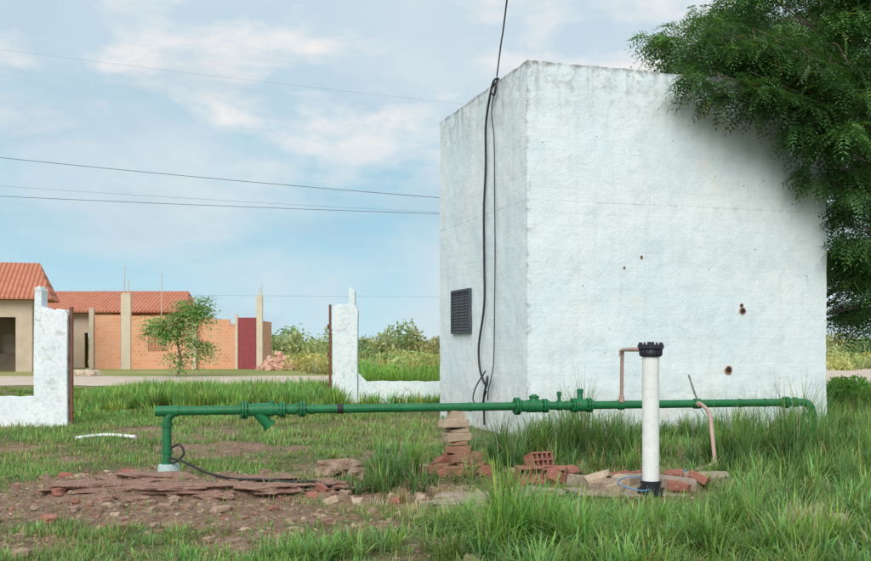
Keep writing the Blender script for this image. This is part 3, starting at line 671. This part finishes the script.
flange(517,.105); coll(524,.07,.08); coll(534,.078,.17); flange(545,.085)
c=ps(534); mb.tube([c,c+Vector((0,0,.1)),c+Vector((0,0,.14))],[.06,.055,.03],12); mb.tube([c+Vector((0,0,.10)),c+Vector((0,0,.12))],.07,6)
c=ps(559); mb.tube([c,c+Vector((0,0,.16))],[.022,.018],8); mb.tube([c+Vector((0,0,.12)),c+Vector((0,0,.17))],.03,6); coll(559,.06,.06)
coll(567,.058,.04); flange(574,.088); coll(581,.075,.12); flange(589,.088)
c=ps(580); mb.tube([c,c+Vector((0,0,.11)),c+Vector((0,0,.19))],[.045,.035,.03],10); mb.tube([c+Vector((0,0,.15)),c+Vector((0,0,.2))],.042,6)
coll(621,.063,.07); coll(650,.056,.03); coll(697,.064,.08); coll(740,.056,.03); coll(795,.064,.05); coll(765,.055,.02)
mb.tube([PB-Vector((0,0,.14)),PB-Vector((0,0,.19))],.064,16); flange(786,.075)
mb.tube([PB-Vector((0,0,.5)),PB-Vector((0,0,.53))],.058,16)
c=ps(697); mb.tube([c+Vector((0,-.02,.05)),c+Vector((-.03,-.02,.12)),c+Vector((-.11,-.02,.36))],[.013,.012,.012],6,2)
pipe=mb.build('green_water_pipe',[gp,cabm,simple('galvanised',(.25,.26,.26),(.18,.18,.18),10,.5,.3,.003)])
mb=MB(); z=hgt(PA.x,PA.y); mb.tube([(PA.x+.02,PA.y,-.1),(PA.x+.02,PA.y,float(z)+.16),(PA.x+.02,PA.y,float(z)+.175)],[.125,.12,.1],20)
mb.build('pipe_footing',[simple('turquoise_cement',(.32,.47,.47),(.40,.50,.49),8,.9,.5,.01,dirt=(.35,.33,.28))])
mb=MB(); def_=lambda x,y,o=.02:(x,y,float(hgt(x,y))+o)
mb.tube(spline([(PA.x+.05,PA.y-.06,.36),(PA.x+.16,PA.y-.08,.40),(PA.x+.21,PA.y-.1,.30),(PA.x+.10,PA.y-.1,.20),(PA.x+.05,PA.y-.07,.25),(PA.x+.22,PA.y-.15,.22),def_(-2.45,10.75,.06),def_(-2.1,10.45,.05),def_(-1.8,10.3,.05),def_(-1.5,10.2,.05),def_(-1.25,10.15,.06),def_(-1.1,10.05,.04),def_(-1.0,10.15,.03)],8),.014,8)
mb.build('black_cable',[cabm])

# ------------------------------------------------------------------ well casing and small plumbing
pvc=simple('white_pvc',(.80,.82,.82),(.75,.77,.77),3,.35,.15,.003,dirt=(.66,.67,.66))
blk=simple('black_plastic',(.015,.015,.025),(.03,.03,.045),8,.4)
pink=simple('brown_pvc',(.42,.28,.24),(.50,.35,.30),6,.5,.2,.003,dirt=(.34,.24,.2))
wx,wy_=2.12,9.85; h=empty('well_casing',(wx,wy_,0))
mb=MB(); mb.tube([(0,0,.02),(0,0,1.44)],.083,28); mb.build('casing',[pvc],h)
mb=MB(); mb.tube([(0,0,1.385),(0,0,1.40),(0,0,1.47),(0,0,1.475)],[.10,.108,.108,.09],28,caps=True); mb.tube([(0,0,1.465),(0,0,1.505)],.128,28); mb.tube([(0,0,1.50),(0,0,1.53)],.035,10)
for k in range(8):
    a=k*math.pi/4; mb.tube([(math.cos(a)*.108,math.sin(a)*.108,1.45),(math.cos(a)*.108,math.sin(a)*.108,1.525)],.012,6)
for k in range(16):
    a=k*math.pi/8; mb.box((math.cos(a)*.108,math.sin(a)*.108,1.43),(.012,.012,.06),a)
mb.build('well_cap',[blk],h)
mb=MB(); mb.tube([(0,0,.0),(0,0,.15)],.098,24); mb.tube([(0,0,-.02),(0,0,.085)],.12,24); mb.tube([(0,0,.14),(0,0,.165)],.105,24)
for k in range(8):
    a=k*math.pi/4; mb.box((math.cos(a)*.118,math.sin(a)*.118,.05),(.02,.02,.09),a)
mb.build('base_collar',[blk],h)
mb=MB(); c=ps(621)
mb.tube(fillet([(wx-.02,wy_+.06,1.455),(wx-.14,wy_+.2,1.455),(c.x,c.y-.08,1.44),(c.x,c.y-.03,c.z+.03)],.07,6),.022,12)
mb.tube([(c.x,c.y-.045,1.36),(c.x,c.y-.045,1.44)],.032,12); mb.tube([(c.x,c.y-.04,.80),(c.x,c.y-.04,.88)],.033,12)
mb.build('delivery_pipe',[pink])
mb=MB(); c=ps(697)
mb.tube(fillet([(c.x,c.y-.05,c.z),(c.x+.02,c.y-.14,c.z),(c.x+.08,c.y-.3,.68),(c.x-.02,c.y-.9,.08)],.10,6),.024,12)
mb.tube([(c.x+.0,c.y-.04,c.z),(c.x+.01,c.y-.1,c.z)],.034,12)
mb.tube(fillet([(c.x-.02,c.y-.88,.12),(c.x-.2,c.y-1.1,.10),(wx+.12,wy_+.25,.10)],.05),.022,10)
mb.build('drain_pipe',[pink])
mb=MB(); mb.tube(spline([(wx+.1,wy_+.05,.12),(wx-.1,wy_-.12,.08),(wx-.3,wy_+.1,.12),(wx-.15,wy_+.3,.16),(wx+.3,wy_+.35,.12),(wx+.5,wy_+.6,.2)],8),.007,8)
mb.build('blue_hose',[simple('blue_plastic',(.10,.27,.45),(.08,.22,.4),4,.5)])
# ------------------------------------------------------------------ slabs, blocks, rubble
slabm=simple('old_cement',(.42,.35,.29),(.31,.24,.19),6,.95,.9,.025,dirt=(.22,.16,.12),c2=(.28,.17,.12))
def G(x,y,o=0): return (x,y,float(hgt(x,y))+o)
mb=MB(); mb.rock((1.95,10.12,-.03),(.62,.36,.075),rz=.15,rough=.45,sub=4,sq=.45); mb.rock((2.85,10.7,.05),(.28,.18,.09),rz=.3,sub=3,sq=.4)
mb.build('well_slab',[slabm])
hb=simple('hollow_brick',(.36,.14,.10),(.28,.11,.085),9,.95,.8,.012,dirt=(.16,.08,.06),c2=(.40,.28,.21))
tan=simple('tan_block',(.50,.40,.30),(.42,.32,.23),10,.95,.7,.01,dirt=(.3,.22,.16))
mb=MB()
for x,y,s,a in [(1.72,10.15,(.36,.17,.13),.2),(2.45,10.2,(.40,.18,.14),-.15),(2.05,10.45,(.38,.17,.15),.05),(2.75,10.35,(.34,.17,.12),.5),(1.55,10.5,(.3,.17,.12),-.4)]:
    mb.box((x,y,.07),s,a,2,tilt=(random.uniform(-.1,.1),random.uniform(-.12,.12)),jit=.015)
for k in range(12):
    a=random.random()*3; mb.box((2.0+random.uniform(-.75,.9),10.4+random.uniform(-.35,.35),.10+random.uniform(-.04,.05)),(.2,.12,.09),a,random.choice([0,0,1]),tilt=(random.uniform(-.4,.4),random.uniform(-.4,.4)),jit=.015)
mb.build('loose_blocks',[hb,tan,slabm],bevel=.01)
mb=MB(); mb.rock(G(.55,9.6,.01),(.46,.27,.055),rz=.1,rough=.5,sub=4,sq=.45); mb.rock(G(.95,9.95,.02),(.3,.2,.055),rz=.5,rough=.5,sub=4,sq=.4); mb.rock(G(.15,9.8,.02),(.2,.16,.06),sub=3)
mb.rock(G(.2,9.25,.02),(.25,.17,.05),rz=.4,sub=3,sq=.4)
mb.build('broken_slab',[slabm])
def hollow(mb,c,rz,t=0,sz=(.27,.17,.17)):
    R_=Euler((t,0,rz)).to_matrix(); L_,Dp,Hh=sz
    def bx(x,y,z,s):
        p=R_@Vector((x,y,z)); mb.box((p.x+c[0],p.y+c[1],p.z+c[2]),s,rz,0,(t,0),jit=.002)
    w=.016
    for k in range(3): bx(0,0,-Hh/2+w/2+k*(Hh-w)/2,(L_,Dp,w))
    for k in range(5): 
        for zz in (0,1): bx(-L_/2+w/2+k*(L_-w)/4,0,(-1 if zz==0 else 1)*(Hh-w)/4,(w,Dp-.006,(Hh-w)/2-w-.003))
    bx(0,Dp/2-.02,0,(L_-.01,.01,Hh-.01))
mb=MB()
for x,y,z,rz,t in [(1.02,10.9,.09,.15,.05),(1.30,10.95,.08,-.25,.15),(1.14,11.0,.22,.5,-.35),(1.50,11.1,.05,.9,.35)]: hollow(mb,(x,y,z),rz,t)
for k in range(14): mb.rock((1.25+random.uniform(-.45,.55),10.75+random.uniform(-.2,.25),.03),(.08,.06,.045),rough=.6,sub=2)
mb.build('hollow_bricks',[hb])
c=ps(456); px,py=c.x,c.y; mb=MB(); zz=.0
rows=[(.30,.24,.13,2),(.22,.26,.11,1),(.30,.22,.10,2),(.20,.24,.06,2),(.30,.25,.09,0),(.22,.22,.05,0),(.30,.24,.10,0)]
for k,(a,b,hh,mi) in enumerate(rows):
    mb.box((px+random.uniform(-.04,.04),py-.02+random.uniform(-.03,.03),zz+hh/2-.02),(a,b,hh-.004),.2+random.uniform(-.35,.35),mi,tilt=(random.uniform(-.05,.05),random.uniform(-.06,.06)),jit=.018); zz+=hh
mb.box((px,py,(zz-.03+c.z-.05)/2),(.16,.18,max(.03,c.z-.05-zz+.03)),.4,0,jit=.01)
for x,y,z,a,mi in [(.12,-.25,.07,.8,1),(-.15,-.22,.06,-.5,2),(.22,-.1,.08,.1,2),(.08,-.24,.18,.4,2),(-.20,0,.10,1.2,1),(-.02,-.38,.05,.3,2),(.18,-.05,.20,.2,2),(-.34,-.3,.05,.7,2),(.34,-.32,.05,1.4,1)]:
    mb.box((px+x,py+y,z),(.22,.14,.11),a,mi,tilt=(random.uniform(-.5,.5),random.uniform(-.4,.4)),jit=.022)
for k in range(16): mb.rock((px+random.uniform(-.45,.45),py-.3+random.uniform(-.2,.1),.03),(.06,.05,.04),mi=random.choice([1,2]),rough=.6)
mb.build('brick_pier',[tan,hb,simple('mud_block',(.38,.19,.12),(.28,.15,.10),9,.95,.9,.02,dirt=(.2,.12,.09),c2=(.45,.32,.24))],bevel=.012)
lat=simple('laterite',(.29,.155,.115),(.38,.24,.18),7,.95,1,.035,dirt=(.17,.095,.075),c2=(.44,.34,.28))
mb=MB()
for x,y,s in [(-3.3,9.78,(.42,.16,.045)),(-2.5,9.75,(.5,.14,.04)),(-1.7,9.9,(.38,.16,.04)),(-1.15,10.2,(.3,.15,.04)),(-3.6,10.0,(.25,.18,.05)),(-2.1,9.6,(.16,.08,.035)),(-2.8,9.55,(.12,.08,.035)),(-3.0,10.5,(.4,.2,.04)),(-1.9,10.7,(.4,.2,.035))]:
    mb.rock(G(x,y,.01),s,rz=random.uniform(-.25,.25),rough=.8,sub=4,sq=.7)
mb.build('laterite_slabs',[lat])
mb=MB(); mb.rock(G(-1.06,11.1,.07),(.22,.13,.09),rz=.3,rough=.7,sub=3); mb.rock(G(-.88,11.0,.05),(.12,.1,.08),rough=.6,sub=3); mb.rock(G(-1.25,11.0,.04),(.08,.07,.06),rough=.6); mb.build('rock',[simple('rock_tan',(.46,.34,.26),(.27,.17,.12),9,.95,1,.02,dirt=(.14,.1,.08))])
mb=MB(); n=0
while n<620:
    d=random.uniform(6.6,13.5); x=random.uniform(-.46,.08 if random.random()<.8 else .3)*d
    if soil(x,d)<random.random()*.7: continue
    s=random.uniform(.008,.032)*(1 if random.random()<.92 else 2); mb.rock(G(x,d,s*.25),(s*1.3,s,s*.7),mi=random.choices([0,1,2,3],[6,3,1,1])[0],sub=1 if s<.03 else 2,rough=.6); n+=1
mb.build('rubble',[simple('clods',(.28,.18,.13),(.38,.28,.21),20,.95,.6,.01),lat,tan,hb])
mb=MB()
for k in range(60):
    b=random.choice([random.uniform(-.14,.02),random.uniform(-.4,-.1),random.uniform(-.06,.08),random.uniform(-.08,.03)]); d=random.uniform(8.6,12.2); x=b*d
    s=random.uniform(.03,.085); mb.box(G(x,d,s*.2),(s*2,s*1.3,s*.9),random.random()*3,random.choice([0,1,0,2]),tilt=(random.uniform(-.5,.5),random.uniform(-.5,.5)),jit=s*.25)
mb.build('broken_bricks',[lat,hb,tan],bevel=.01)
mb=MB()
for k in range(90):
    d=random.uniform(6.8,12.5); x=random.uniform(-.45,.1)*d; a=random.random()*6.28; l=random.uniform(.06,.28)
    p0=G(x,d,.012); p2=G(x+l*math.cos(a),d+l*math.sin(a),.012); m_=((p0[0]+p2[0])/2+.01,(p0[1]+p2[1])/2+.01,max(p0[2],p2[2])+.01)
    mb.tube([p0,m_,p2],[.004,.005,.002],5)
mb.build('twigs',[simple('dry_wood',(.36,.28,.20),(.24,.17,.12),20,.9)])
n=4800; d=rng.uniform(6.5,14,n); x=rng.uniform(-.48,.3,n)*d; k=rng.random(n)<.25+.75*soil(x,d); x,d=x[k],d[k]; n=len(x)
a=rng.random(n)*6.283; ll=rng.uniform(.010,.032,n); z=hgt(x,d)+.006; q=[]
for t,wd_ in ((0,0),(.5,1),(1,0),(.5,-1)):
    q.append(np.stack([x+np.cos(a)*ll*2*t-np.sin(a)*ll*.4*wd_,d+np.sin(a)*ll*2*t+np.cos(a)*ll*.4*wd_,z+rng.uniform(0,.025,n)],1))
V=np.stack(q,1).reshape(-1,3); C=np.repeat(cols(n,(.38,.27,.18),.35,.2,(.5,.43,.3)),4,0)
mesh_np('leaf_litter',V,np.arange(len(V)).reshape(-1,4),C,gmat)
mb=MB(); mb.tube(spline([G(*at(-.36,15.6)[:2],.05),G(*at(-.33,15.9)[:2],.06),G(*at(-.30,15.7)[:2],.05)],8),.028,10); mb.build('pale_pipe_offcut',[pvc])
mb=MB(); mb.rock(G(*at(.385,7.75)[:2],.07),(.16,.12,.11),rough=.5,sub=3); mb.build('pale_stone',[simple('stone_pale',(.58,.51,.40),(.46,.40,.30),9,.95,.8,.02)])
